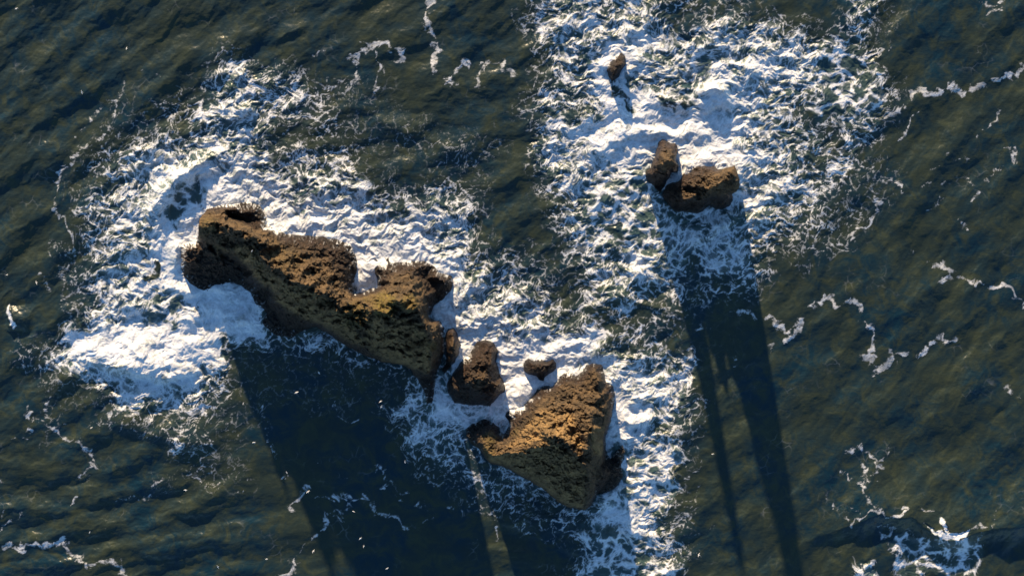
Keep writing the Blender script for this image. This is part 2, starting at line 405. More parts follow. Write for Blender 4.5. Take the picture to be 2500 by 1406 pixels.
# big-celled lace polygons
LACE = [
 ([(2180,1310),(2380,1312),(2400,1420),(2190,1420)],12,.42), ([(2070,1372),(2130,1368),(2135,1420),(2080,1420)],10,.62),
 ([(1470,1090),(1640,1080),(1640,1200),(1560,1240),(1450,1230)],16,.62), ([(1420,1290),(1560,1300),(1600,1420),(1440,1420)],14,.5),
 ([(1480,380),(1600,470),(1640,600),(1560,640),(1440,600),(1420,480)],25,.55),
 ([(2010,100),(2130,130),(2140,260),(2020,290),(1980,200)],20,.47),
 ([(405,480),(470,435),(480,490),(425,555),(385,560)],12,.5), ([(330,700),(400,740),(470,740),(430,800),(340,770)],14,.6),
 ([(1690,110),(1760,130),(1740,215),(1700,230)],14,.55),
]
DARK = [   # open water inside the white water, plus a rock's shadow drawn as thin foam
 ([(700,285),(780,300),(790,370),(720,350),(690,320)],16,.25), ([(360,630),(382,640),(385,680),(362,672)],6,.15),
 ([(1505,210),(1540,215),(1545,270),(1510,265)],7,.35), ([(1500,560),(1535,570),(1530,605),(1500,600)],8,.1),
 ([(1640,20),(1680,60),(1655,85),(1630,60)],12,.15), ([(1690,0),(1790,10),(1720,50),(1680,40)],14,.2),
 ([(1630,240),(1700,225),(1700,262),(1660,260)],8,.35), ([(2000,290),(2040,300),(2050,350),(2000,340)],14,.2),
 ([(560,840),(680,860),(800,850),(900,900),(985,910),(1000,1000),(560,1000)],25,.10),
 ([(1640,760),(1830,770),(1840,1000),(1740,1000)],14,.06), ([(1020,950),(1060,1010),(1010,1080),(960,1000)],12,.6),
]

SOLID = None
def DRIFT(X, Y):
    """loose outer edges of the foam drift in tongues; the surf right at the rocks stays put"""
    return 1 - np.clip(np.exp(-((X - 820) / 430) ** 2 - ((Y - 720) / 260) ** 2) + np.exp(-((X - 1690) / 170) ** 2 - ((Y - 430) / 140) ** 2) + np.exp(-((X - 1330) / 260) ** 2 - ((Y - 1030) / 190) ** 2), 0, 1)
def foam_density(X, Y):
    A = np.array([[int(c) for c in r] for r in ROWS], float) / 9.0 * .93
    A = np.vstack([A[:1], A, A[-1:]]); A = np.hstack([A[:, :1], A, A[:, -1:]])
    wx = 16 * fbm(X / 70, Y / 70, 4, 11) + 62 * fbm(X / 210, Y / 130, 2, 13) * DRIFT(X, Y) + 5 * perlin(X / 14, Y / 14, 5)
    wy = 16 * fbm(X / 70, Y / 70, 4, 23) + 5 * perlin(X / 14, Y / 14, 6)
    gx = np.clip((X + wx - 25) / 50 + 1, 0, A.shape[1] - 1.001); gy = np.clip((Y + wy - 25) / 50 + 1, 0, A.shape[0] - 1.001)
    ix = gx.astype(int); iy = gy.astype(int)
    u = gx - ix; v = gy - iy; u = u * u * (3 - 2 * u); v = v * v * (3 - 2 * v)
    D = (A[iy, ix] * (1 - u) + A[iy, ix + 1] * u) * (1 - v) + (A[iy + 1, ix] * (1 - u) + A[iy + 1, ix + 1] * u) * v
    inside = (X > -120) & (X < 2620) & (Y > -120) & (Y < 1530)
    D = D * inside
    big = np.zeros_like(D)
    global SOLID
    SOLID = np.zeros_like(D)
    wx2 = 5 * fbm(X / 22, Y / 22, 3, 31); wy2 = 5 * fbm(X / 22, Y / 22, 3, 37)
    def local(P, pad, fn):
        P = np.asarray(P, float)
        r = np.where((ys > P[:, 1].min() - pad) & (ys < P[:, 1].max() + pad))[0]
        c = np.where((xs > P[:, 0].min() - pad) & (xs < P[:, 0].max() + pad))[0]
        if len(r) == 0 or len(c) == 0: return
        sl = (slice(r[0], r[-1] + 1), slice(c[0], c[-1] + 1))
        fn(sl)
    for P, fe, val in SOLIDS:
        def f(sl, P=P, fe=fe, val=val if val > 1.08 else val * .93):
            d, a, ins = poly_dist(X[sl] + wx2[sl] + wx[sl] * .3, Y[sl] + wy2[sl] + wy[sl] * .3, P)
            sd = np.where(ins, -d, d); m = 1 - sstep(-fe, fe, sd)
            D[sl] = np.maximum(D[sl], D[sl] * (1 - m) + val * m); SOLID[sl] = np.maximum(SOLID[sl], m)
        local(P, 60, f)
    for P, fe, val in LACE:
        def f(sl, P=P, fe=fe, val=val):
            d, a, ins = poly_dist(X[sl] + wx[sl] * .6, Y[sl] + wy[sl] * .6, P)
            sd = np.where(ins, -d, d); m = 1 - sstep(-fe, fe, sd)
            D[sl] = D[sl] * (1 - m) + val * m; big[sl] = np.maximum(big[sl], m)
        local(P, 70, f)
    for P, fe, val in DARK:
        def f(sl, P=P, fe=fe, val=val):
            d, a, ins = poly_dist(X[sl] + wx[sl] * .7, Y[sl] + wy[sl] * .7, P)
            sd = np.where(ins, -d, d); m = 1 - sstep(-fe, fe, sd)
            D[sl] = D[sl] * (1 - m) + val * m
        local(P, 70, f)
    S = np.zeros_like(D)
    for P, w, val in STREAKS:
        def f(sl, P=P, w=w, val=val):
            d, a, ins = poly_dist(X[sl] + wx2[sl] * 1.7 + wx[sl] * .25, Y[sl] + wy2[sl] * 1.7 + wy[sl] * .25, P, False)
            ww = w * (0.62 + 1.1 * perlin(X[sl] / 21, Y[sl] / 21, 3))
            m = np.clip(1.15 - .5 * d / np.maximum(ww, 1.0), 0, 1)
            S[sl] = np.maximum(S[sl], m * (val * .9 + 0.1))
        local(P, 45, f)
    return D, S, big

# breaking crests: polyline, height, reach towards the sun side, reach on the lee side (px)
CRESTS = [
 ([(345,580),(365,520),(400,470),(440,430),(500,390),(570,365)],2.6,18,36),
 ([(560,235),(570,195),(590,180),(610,195)],1.5,14,16), ([(560,290),(580,265),(610,265),(630,290)],1.3,12,26),
 ([(1555,245),(1600,232),(1650,250),(1700,268)],1.3,16,18), ([(1700,255),(1718,225),(1745,215),(1772,232),(1790,280)],1.4,14,20),
 ([(490,205),(530,180),(580,170)],1.0,14,20), ([(175,870),(250,885),(330,912),(400,925),(490,900)],2.3,70,12),
 ([(1900,1340),(2080,1282),(2140,1256),(2225,1264),(2262,1290),(2310,1318),(2350,1318),(2380,1302),(2430,1290),(2500,1286),(2760,1300)],2.5,85,26),
 ([(24,745),(26,775),(25,810)],2.0,10,50), ([(440,585),(428,610),(426,650),(436,680)],1.7,18,20), ([(300,830),(350,880),(390,900)],.7,30,10),
 ([(1505,1010),(1540,1040),(1580,1025),(1610,1000)],1.3,26,12), ([(1560,960),(1540,1000)],.9,14,14),
 ([(1520,330),(1580,315),(1640,330)],.9,14,20), ([(650,115),(700,80),(760,60)],.8,30,16), ([(1640,1090),(1665,1120)],.6,12,12),
 ([(310,390),(330,370),(380,360)],.8,12,12), ([(320,465),(335,440)],.6,8,8),
 ([(1190,795),(1260,788),(1290,810)],.7,10,14), ([(1350,860),(1420,835),(1480,860)],.6,12,16),
 ([(1100,760),(1120,700),(1105,640)],.7,12,18), ([(430,700),(470,720),(520,700),(580,700)],.8,18,14),
 ([(620,1300),(900,1290)],.2,60,60), ([(0,870),(120,885),(200,960)],.9,60,40), ([(250,1020),(400,1070),(550,1090)],1.0,45,20),
 ([(750,470),(860,450),(950,480)],.5,20,16), ([(860,250),(1000,330),(1200,380)],.5,30,20), ([(1480,640),(1600,680),(1680,700)],.6,14,14),
 ([(1460,700),(1560,740),(1680,770)],.7,16,14), ([(1440,600),(1540,620),(1640,640)],.6,12,12),
 ([(1700,1240),(1800,1160),(1800,1160)],.5,30,20),
]

def axis(lo, hi, step, far):
    core = np.arange(lo, hi + step, step)
    g = []; s = step; p = core[-1]
    while p < far:
        s *= 1.14; p += s; g.append(p)
    h = []; s = step; p = core[0]
    while p > -far:
        s *= 1.14; p -= s; h.append(p)
    return np.concatenate([h[::-1], core, g])

STEP = 1.7
xs = axis(-40, 2540, STEP, 60000.0); ys = axis(-40, 1446, STEP, 60000.0)
X, Y = np.meshgrid(xs, ys)
ny, nx = X.shape
D, S, BIG = foam_density(X, Y)
print('density', time.time() - T0)
w1 = fbm(X / 45, Y / 45, 4, 41); w2 = fbm(X / 45, Y / 45, 4, 47)
wf1 = fbm(X / 9, Y / 9, 3, 91); wf2 = fbm(X / 9, Y / 9, 3, 97)
core = (X > 0) & (X < 2500) & (Y > 0) & (Y < 1406)
# swirling surface current (curl of a stream function); foam is carried along it
gxs = np.gradient(xs); gys = np.gradient(ys)
def current(scale, amp, seed, octv=1):
    psi = fbm(X / scale, Y / scale, octv, seed) * amp * scale
    return np.gradient(psi, axis=0) / gys[:, None], -np.gradient(psi, axis=1) / gxs[None, :]
def bil(A, px_, py_):
    fx = np.interp(px_, xs, np.arange(nx)); fy = np.interp(py_, ys, np.arange(ny))
    a_ = np.clip(fx.astype(np.int32), 0, nx - 2); b_ = np.clip(fy.astype(np.int32), 0, ny - 2)
    u = (fx - a_).astype(np.float32); v = (fy - b_).astype(np.float32)
    return [(Q[b_, a_] * (1 - u) + Q[b_, a_ + 1] * u) * (1 - v) + (Q[b_ + 1, a_] * (1 - u) + Q[b_ + 1, a_ + 1] * u) * v for Q in A]
calmz = 1 - .75 * np.exp(-((X - 2320) / 170) ** 2 - ((Y - 1290) / 100) ** 2) - .8 * np.exp(-((X - 35) / 60) ** 2 - ((Y - 775) / 60) ** 2)
cur = [current(120, 10, 401), current(50, 10, 403), current(22, 4.5, 405)]
VX = (sum(c[0] for c in cur) * calmz).astype(np.float32); VY = (sum(c[1] for c in cur) * calmz).astype(np.float32)
PX, PY = X.copy(), Y.copy()
KS = 7
for k in range(KS):
    vx, vy = bil([VX, VY], PX, PY)
    PX = PX - vx * .165; PY = PY - vy * .165
    if k == 1: PX1, PY1 = PX.copy(), PY.copy()
farm = (~((X > -150) & (X < 2650) & (Y > -150) & (Y < 1560)))
PX = np.where(farm, X, PX); PY = np.where(farm, Y, PY); PX1 = np.where(farm, X, PX1); PY1 = np.where(farm, Y, PY1)
print('advect', time.time() - T0)
D0 = D.copy()
Da, BIGa = bil([D, BIG], X + (PX - X) * .8, Y + (PY - Y) * .8)
S, SOLa = bil([S, SOLID], PX1, PY1)
e1, _ = cells(PX1 / 24, PY1 / 20, 1)
e2, _ = cells((PX + PX1) / 19, (PY + PY1) / 16, 2)
e3, _ = cells((PX1 + X) / 2 / 50, (PY1 + Y) / 2 / 42, 3)
e4, _ = cells(PX1 / 5.6, PY1 / 5.0, 5)
def soft(e, p): return np.clip(e * 1.15, 0, 1) ** p
n_a = fbm(PX / 34, PY / 24, 4, 51, .6) * .5 + .5
n_b = fbm(PX1 / 60, PY1 / 36, 3, 53, .5)
str_ = np.abs(perlin(PX / 12.5, PY / 9, 63)) * 1.6
lac_f = soft(e1, .7) * .38 + soft(e2, .75) * .30 + soft(e4, .8) * .16 + np.clip(str_, 0, 1) * .15 + n_a * .32
lac_b = soft(e3, .7) * .40 + soft(e1, .7) * .28 + soft(e2, .8) * .16 + n_a * .24
def rank(A, m):
    q_ = np.quantile(A[m], np.linspace(0, 1, 65)); return np.interp(A, q_, np.linspace(0, 1, 65))
Nr = rank(lac_f, core & (BIGa < .3)) * (1 - BIGa) + rank(lac_b, core & (BIGa > .5)) * BIGa
Dp = np.where(Da < .9, .9 * (.35 * np.clip(Da / .9, 0, 1) + .65 * np.clip(Da / .9, 0, 1) ** 1.8), Da)
Dp = Dp * (1 - BIGa) + Da * BIGa
mid = np.clip(Dp * 4, 0, 1) * (1 - np.clip((Dp - .85) * 6, 0, 1))
Dm = np.clip(Dp + (n_b * .50 + .22 * fbm(X / 34, Y / 24, 3, 57)) * mid + SOLID * .02, 0, 1.12)
edge = sstep(0.01, 0.08, Dp)
lace = sstep(-.22, .36, Dm * 1.02 - .05 - Nr) * edge
milk = sstep(.35, 1.0, Dm) * (.42 + .55 * (n_a - .5) + .25 * (1 - np.clip(str_, 0, 1)))
foam = lace + (1 - lace) * np.clip(milk, 0, 1) * (1 - .8 * BIGa)
foam = foam * (.60 + .40 * np.clip(1.1 * str_ + .5 * soft(e2, .8) + .35 * n_b + .12, 0, 1))
# drifting threads
sN = fbm(PX1 / 15, PY1 / 10, 4, 81, .65)
thr = sstep(-.12, .42, S * 1.35 - .64 + sN * .95 - soft(e2, 1) * .42 - soft(e4, 1) * .20)
thr = thr * (.55 + .45 * sstep(-.3, .4, n_b + sN * .5))
foam = np.maximum(foam, thr * .70)
# faint lacy wisps over quiet water
wisp = sstep(.13, .02, e1) * sstep(.05, .45, fbm(X / 120, Y / 90, 3, 83)) * sstep(-.1, .5, n_b) * .09 * sstep(.8, 1.0, 1 - farm)
foam = np.maximum(foam, wisp * core)
foam = np.clip(foam, 0, 1)
SOLID = SOLa; BIG = BIGa
fcov = foam
aer = np.clip(sstep(0.12, 0.95, Dp) * 0.9, 0, 1)
print('lace', time.time() - T0)

# sea surface height (working units)
def aniso(theta, lc, lv, octv, seed):
    c, s = math.cos(theta), math.sin(theta)
    u = X * c - Y * s; v = X * s + Y * c
    wv = 14 * w1
    return fbm(u / lc, (v + wv) / lv, octv, seed, .34)
hA = aniso(math.radians(38), 175, 72, 4, 101)       # crests from lower left to upper right
hB = aniso(math.radians(8), 150, 60, 4, 111)
hC = aniso(math.radians(52), 180, 78, 4, 121)
wB = sstep(900, 1250, Y) * (1 - sstep(1500, 1900, X)) + np.exp(-((X - 1050) / 420) ** 2 - ((Y - 330) / 260) ** 2) * .7
wB = np.clip(wB, 0, 1); wC = sstep(1700, 2150, X)
sw = (hA * (1 - wC) + hC * wC) * (1 - wB) + hB * wB
calm = sstep(500, 700, X) * (1 - sstep(1150, 1300, X)) * sstep(850, 950, Y)
shel = 1 - .65 * calm
h = 1.35 * sw * shel * (1 - .15 * wC)
h += .04 * fbm(X / 15, Y / 11, 3, 131, .6) * shel * (1 - .35 * sstep(1700, 2150, X))
# lumpy white water
lump = ridged((PX1 + 10 * w2) / 46, (PY1 + 10 * w1) / 34, 4, 141, .55)
h += sstep(.15, .8, D) * ((.75 - .35 * SOLID) * (lump - .5) + (.09 - .03 * SOLID) * fbm(PX / 13, PY / 10, 3, 151, .6) + .95 * fbm((X + 12 * w2) / 75, (Y + 12 * w1) / 48, 2, 181)) * (.45 + .55 * shel)
h += .03 * (1 - .6 * SOLID) * fcov * (1 + .8 * fbm(X / 6, Y / 5, 2, 161)) * sstep(0, .3, D + S)
for P, amp, up, dn in CRESTS:
    Pn = np.asarray(P, float); pad = 3.2 * max(up, dn) + 20
    r = np.where((ys > Pn[:, 1].min() - pad) & (ys < Pn[:, 1].max() + pad))[0]
    c = np.where((xs > Pn[:, 0].min() - pad) & (xs < Pn[:, 0].max() + pad))[0]
    sl = (slice(r[0], r[-1] + 1), slice(c[0], c[-1] + 1))
    xx = X[sl] + 6 * w1[sl] + 2 * wf1[sl]; yy = Y[sl] + 6 * w2[sl] + 2 * wf2[sl]
    d, a, _i = poly_dist(xx, yy, P, False)
    # which side: compare with the same line pushed along +y
    d2, _a, _i = poly_dist(xx, yy - 1.0, P, False)
    south = (d2 < d)
    if P[0][1] < P[-1][1] and abs(P[0][0] - P[-1][0]) < 12:
        d2, _a, _i = poly_dist(xx - 1.0, yy, P, False); south = (d2 < d)
    L = a.max() + 1e-6
    end = np.sin(np.pi * np.clip(a / L, 0.0, 1)) ** .9
    w = np.where(south, dn, up)
    h[sl] += amp * end * np.exp(-(d / w) ** 2 * .9 - np.abs(d / w) * .4)
far = np.maximum(np.gradient(xs)[None, :], np.gradient(ys)[:, None])
h = h * (1 - sstep(12, 60, far))

V = np.stack([(X - 1250) * .1, (703 - Y) * .1, h], -1).reshape(-1, 3)
V[:, :2] *= (1 - V[:, 2:3] / H)
V *= SC
F = grid_quads(ny, nx)
nrm = grid_normals(V, ny, nx)
print('sea verts', len(V), time.time() - T0)
at = {'foam': foam.ravel(), 'aer': aer.ravel(), 'solid': SOLID.ravel()}
# faces: breaking waves, foam, open sea
loc = np.clip(fcov, 0, 1)
def box3(a):
    b = a.copy()
    for ax in (0, 1): b = (np.roll(b, 1, ax) + b + np.roll(b, -1, ax)) / 3
    return b
cov = box3(box3(loc))
fc = ((cov[:-1, :-1] + cov[1:, 1:]) * .5).ravel()
Xc = ((X[:-1, :-1] + X[1:, 1:]) * .5).ravel(); Yc = ((Y[:-1, :-1] + Y[1:, 1:]) * .5).ravel()
isfoam = fc > .22
waves = [
 ('breaking_wave', [(2232,1225),(2300,1218),(2400,1240),(2440,1262),(2420,1292),(2378,1296),(2345,1326),(2300,1320),(2258,1290),(2225,1262)], 'lone wave breaking into a thick white lip below smooth olive water, bottom right'),
 ('breaking_wave', [(14,740),(32,735),(64,752),(70,790),(50,806),(16,808)], 'small wave breaking alone near the left edge, white on one side'),
 ('breaking_wave', [(1555,262),(1555,235),(1600,226),(1650,240),(1692,252),(1712,222),(1745,208),(1780,225),(1800,270),(1790,300),(1740,290),(1700,276),(1640,268),(1600,256)], 'double-curved white breaker above the two rocks of the upper right'),
 ('breaking_wave', [(340,590),(350,540),(380,480),(430,420),(500,378),(575,352),(580,375),(510,400),(450,445),(412,490),(380,550),(365,590)], 'long diagonal breaker rolling in left of the largest sea stack'),
]
cls = np.zeros(len(F), int); cls[isfoam] = 1
wd = 3 * np.sin(Xc / 9) + 3 * np.cos(Yc / 11)
for k, (nm, P, lab) in enumerate(waves):
    near = (np.abs(Xc - np.mean([p[0] for p in P])) < 250) & (np.abs(Yc - np.mean([p[1] for p in P])) < 250)
    idx = np.where(near)[0]
    _, _, ins = poly_dist(Xc[idx] + wd[idx], Yc[idx] + wd[idx], P)
    cls[idx[ins]] = 2 + k
sea = build_mesh('sea', V, F[cls == 0], at, M_SEA, nrm); sea['kind'] = 'structure'; sea['label'] = 'dark green and blue open sea with choppy swell'
fo = build_mesh('sea_foam', V, F[cls == 1], at, M_SEA, nrm)
tag(fo, 'white churned foam, lace and streaks spread over the sea around the rocks', 'foam', kind='stuff')
for k, (nm, P, lab) in enumerate(waves):
    org = ((np.mean([p[0] for p in P]) - 1250) * .1 * SC, (703 - np.mean([p[1] for p in P])) * .1 * SC, 0)
    o = build_mesh(nm, V, F[cls == 2 + k], at, M_SEA, nrm, origin=org)
    tag(o, lab, 'wave', 'waves breaking around the rocks')
print('sea built', time.time() - T0)

# ------------------------------------------------------------------ rocks
def make_rock(name, outline, pts, label, cat='rock', group=None, rough=1.0, lowz=3.2, washz=(), wash0=.35, moss=(), pale_shade_lift=(), parts=None, step=1.25, edges=(), skirt=True, weed=1.0, seed=0):
    """outline: (px, py, z) with z the rock height at its edge; pts: inner (px, py, z). Heights in working units."""
    O = np.array(outline, float); I = np.array(pts, float)
    P = np.vstack([O, I]); n = len(O)
    ed = [(i, (i + 1) % n) for i in range(n)] + [(a + n, b + n) for a, b in edges]
    r = delaunay_2d_cdt([Vector(p[:2]) for p in P], ed, [], 0, 1e-4)
    vc = np.array([tuple(v) for v in r[0]]); zz = []
    for k, src in enumerate(r[3]):
        if len(src): zz.append(P[src[0], 2])
        else:
            dd = np.hypot(*(P[:, :2] - vc[k]).T); w = 1 / (dd + .1) ** 2; zz.append((P[:, 2] * w).sum() / w.sum())
    zz = np.array(zz)
    x0, y0 = O[:, 0].min() - 12, O[:, 1].min() - 12; x1, y1 = O[:, 0].max() + 12, O[:, 1].max() + 12
    gx = np.arange(x0, x1, step); gy = np.arange(y0, y1, step)
    GX, GY = np.meshgrid(gx, gy)
    # jagged coordinates
    jx = 3.2 * fbm(GX / 16, GY / 16, 4, 201 + seed) * rough; jy = 3.2 * fbm(GX / 16, GY / 16, 4, 211 + seed) * rough
    WX = GX + jx; WY = GY + jy
    Zt = np.full(GX.shape, -1.5)
    for tri in r[2]:
        if len(tri) != 3: continue
        a, b, c = [vc[t] for t in tri]; za, zb, zc = [zz[t] for t in tri]
        den = (b[1] - c[1]) * (a[0] - c[0]) + (c[0] - b[0]) * (a[1] - c[1])
        if abs(den) < 1e-9: continue
        rr = np.where((gy > min(a[1], b[1], c[1]) - 9) & (gy < max(a[1], b[1], c[1]) + 9))[0]
        cc = np.where((gx > min(a[0], b[0], c[0]) - 9) & (gx < max(a[0], b[0], c[0]) + 9))[0]
        if len(rr) == 0 or len(cc) == 0: continue
        sl = (slice(rr[0], rr[-1] + 1), slice(cc[0], cc[-1] + 1))
        u = ((b[1] - c[1]) * (WX[sl] - c[0]) + (c[0] - b[0]) * (WY[sl] - c[1])) / den
        v = ((c[1] - a[1]) * (WX[sl] - c[0]) + (a[0] - c[0]) * (WY[sl] - c[1])) / den
        w = 1 - u - v; m = (u >= -1e-6) & (v >= -1e-6) & (w >= -1e-6)
        sub = Zt[sl]; sub[m] = (u * za + v * zb + w * zc)[m]
    d, arc, ins = poly_dist(WX, WY, O[:, :2])
    dn = np.where(ins, d, -d)
    # blur the facets slightly
    Zs = Zt.copy(); Zs[~ins] = np.nan
    for _ in range(2):
        acc = np.zeros_like(Zs); cnt = np.zeros_like(Zs)
        for i in (-1, 0, 1):
            for j in (-1, 0, 1):
                q_ = np.roll(np.roll(Zs, i, 0), j, 1); ok = ~np.isnan(q_)
                acc[ok] += q_[ok]; cnt[ok] += 1
        Zs = np.where(ins, acc / np.maximum(cnt, 1), np.nan)
    Z0 = np.where(ins, np.nan_to_num(Zs, nan=-1.5), -1.5)
    # relief: strata, gullies, boulders
    rel = sstep(0, 22, d) * rough
    big_ = ridged((GX + GY * .4) / 34, (GY - GX * .5) / 20, 5, 221 + seed, .55) - .45
    med = fbm(GX / 13, GY / 10, 5, 231 + seed, .62)
    cell, _f = cells((GX + jx * 1.5) / 11, (GY + jy * 1.5) / 9, 4 + seed)
    ztop = np.clip(Z0 / 14, .25, 1)
    Z1 = Z0 + ins * (rel * ztop * (1.7 * big_ + .8 * med) + rel * .55 * ztop * (np.clip(cell, 0, .5) - .25) * 2 + .28 * fbm(GX / 4.5, GY / 4, 3, 241 + seed, .6))
    huge = ridged((GX - .5 * GY) / 62, (GY + .3 * GX) / 40, 2, 291 + seed, .5) - .5
    Z1 = Z1 + ins * rel * np.clip(Z0 / 12, 0, 1) * (1.2 if seed == 5 else 3.2) * huge
    # tilted joint blocks: flat facets separated by cracks
    for (cs_, am_) in ((30, 1.1), (12, .35)):
        ax_ = (GX + 2.2 * jx + GY * .35) / cs_; ay_ = (GY + 2.2 * jy - GX * .25) / (cs_ * .72)
        fx_ = np.floor(ax_).astype(np.int64); fy_ = np.floor(ay_).astype(np.int64); best_ = np.full(GX.shape, 9.); tl = np.zeros(GX.shape); sec_ = best_.copy()
        for j_ in (-1, 0, 1):
            for i_ in (-1, 0, 1):
                qx = (fx_ + i_ + seed * 7) & 255; qy = (fy_ + j_ + seed * 5) & 255
                ddx = fx_ + i_ + _V[qx, qy] - ax_; ddy = fy_ + j_ + _V2[qx, qy] - ay_; dd_ = np.hypot(ddx, ddy)
                tt_ = (_GX[qx, qy] * ddx + _GY[qx, qy] * ddy) * 1.0 + (_V[qy, qx] - .5) * .9
                nr_ = dd_ < best_; sec_ = np.where(nr_, best_, np.minimum(sec_, dd_)); tl = np.where(nr_, tt_, tl); best_ = np.minimum(best_, dd_)
        crack = 1 - sstep(0, .16, sec_ - best_)
        Z1 = Z1 + ins * rel * ztop * am_ * (tl - .55 * crack) * sstep(2.0, 5.0, Z0)
    arc2 = arc + 2.2 * perlin(GX / 7, GY / 7, 255) + .25 * d * perlin(arc / 30, d / 60, 259)
    fib = perlin(arc2 / 4.1, d / 16, 251 + seed) * .9 + .6 * perlin(arc2 / 1.9, d / 9, 257) + .5 * perlin(GX / 5, GY / 5, 258)
    lowm = (1 - sstep(lowz * .6, lowz * 1.5, Z0 + 1.4 * med)) * weed
    Z1 = Z1 + ins * lowm * .17 * fib * sstep(0, 5, d)
    # rounded drop into the water at the very edge
    Z1 = np.where(ins, np.where(Z0 < 2.2, np.minimum(Z1, -0.4 + d * .32), Z1), -1.5)
    # world position: looked up along the view ray, then roughened in 3D
    VV = np.stack([(GX - 1250) * .1, (703 - GY) * .1, Z1], -1)
    VV[..., :2] *= (1 - VV[..., 2:3] / H)
    z_ = VV[..., 2]
    VV[..., 0] += ins * .30 * rough * perlin(GX / 9 + z_ * .4, GY / 9 - z_ * .5, 261) * sstep(2, 12, d)
    VV[..., 1] += ins * .30 * rough * perlin(GX / 9 - z_ * .5, GY / 9 + z_ * .4, 271) * sstep(2, 12, d)
    Vr = VV.reshape(-1, 3) * SC
    gny, gnx = GX.shape
    Fr = grid_quads(gny, gnx)
    nr = grid_normals(Vr, gny, gnx)
    dil = ins.copy()
    for i in (-1, 0, 1):
        for j in (-1, 0, 1): dil |= np.roll(np.roll(ins, i, 0), j, 1)
    fi = dil.ravel()[Fr].all(1) & ins.ravel()[Fr].any(1)
    # white run-off streaks
    wz = np.full(GX.shape, wash0) * (nr.reshape(gny, gnx, 3)[..., 1] > -.25)
    for (cx, cy, rad, s_) in washz:
        wz = np.maximum(wz, s_ * (1 - sstep(rad * .5, rad, np.hypot(GX - cx, GY - cy))))
    wash = wz * (1.10 + .5 * perlin(arc / 22, d / 60, 263) - d / 22) + .62 * fib * np.clip(wz * 2, 0, 1)
    wash = np.where(Z1 < 4.5, wash, 0)
    ms = np.zeros(GX.shape)
    for (cx, cy, rad, s_) in moss:
        ms = np.maximum(ms, s_ * (1 - sstep(rad * .45, rad, np.hypot(GX - cx, GY - cy) + 8 * med)))
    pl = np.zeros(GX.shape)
    for PP in pale_shade_lift:
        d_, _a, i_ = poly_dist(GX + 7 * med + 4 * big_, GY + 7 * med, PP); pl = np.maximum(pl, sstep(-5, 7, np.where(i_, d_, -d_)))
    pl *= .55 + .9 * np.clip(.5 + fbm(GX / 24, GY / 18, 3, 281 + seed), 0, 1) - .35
    attrs = {'pale_shade_lift': np.clip(pl, 0, 1).ravel(), 'low': lowm.ravel(), 'wash': wash.ravel(), 'moss': ms.ravel()}
    zf = Z1.ravel()[Fr].mean(1); xf = GX.ravel()[Fr].mean(1); yf = GY.ravel()[Fr].mean(1); zsk = (1 - sstep(1.9, 4.8, Z0 + 1.4 * med)).ravel()[Fr].mean(1)
    cx, cy = O[:, 0].mean(), O[:, 1].mean()
    org = ((cx - 1250) * .1 * SC, (703 - cy) * .1 * SC, 0)
    if parts is None and not skirt:
        o = build_mesh(name, Vr, Fr[fi], attrs, M_ROCK, nr, origin=org)
        return tag(o, label, cat, group)
    e = bpy.data.objects.new(name, None); scene.collection.objects.link(e); e.location = org; e.empty_display_size = 2
    tag(e, label, cat, group)
    pc = np.zeros(len(Fr), int)
    names = ['rock_body'] if parts is None else [p[0] for p in parts]
    if parts is not None:
        for k, (pn, PP) in enumerate(parts):
            if PP is None: continue
            _, _, i_ = poly_dist(xf, yf, PP); pc[i_] = k
    if skirt:
        pc[zsk > .55] = len(names); names = names + ['seaweed_skirt']
    for k, pn in enumerate(names):
        s_ = fi & (pc == k)
        if s_.sum() < 4: continue
        o = build_mesh(pn, Vr, Fr[s_], attrs, M_ROCK, nr, parent=e, origin=org)
        if pn == 'seaweed_skirt': o['label'] = 'dark reddish brown seaweed and wet rock at the waterline'
        if pn == 'peak': o['label'] = 'highest peak with a mustard yellow mossy top'
    return e

OUT_A = [(440,600,0),(458,591,1),(480,588,2),(486,572,9),(485,550,12),(489,533,10),(505,511,5),(545,500,2),(580,495,1),(610,492,.5),(635,502,.5),(648,525,.5),(652,545,.5),
 (668,556,.3),(700,568,.3),(740,573,.3),(790,575,.3),(830,585,.3),(858,598,.3),(870,625,.3),(874,655,.3),(866,690,.5),(864,716,1),(880,717,1),(905,703,1),(922,703,1),(920,680,1),(908,655,.3),
 (915,628,.2),(930,640,.3),(945,628,.2),(965,640,.3),(998,636,.3),(1037,637,.3),(1060,649,.3),(1078,664,.3),(1105,673,.3),(1108,690,.3),(1102,711,.3),(1087,729,.3),(1064,747,.3),(1049,774,.3),
 (1075,784,.5),(1085,800,.5),(1082,820,1),(1086,850,1),(1080,880,1),(1068,908,.5),(1062,940,.3),(1058,984,.3),(1041,986,.3),(1030,947,.4),(1017,926,.8),(1003,902,6),(983,890,6),(935,884,5),(899,871,4),(868,856,3),(840,841,3),(810,820,3),(772,798,2),
 (753,805,.3),(736,812,.3),(713,825,.3),(676,820,.3),(656,806,.3),(628,786,.3),(631,757,.3),(610,715,.3),(585,697,.3),(571,692,.3),(545,700,.3),(520,705,.3),(505,714,.3),(480,705,.3),(460,690,.3),(446,672,.3),(441,650,.3),(440,625,1.5)]
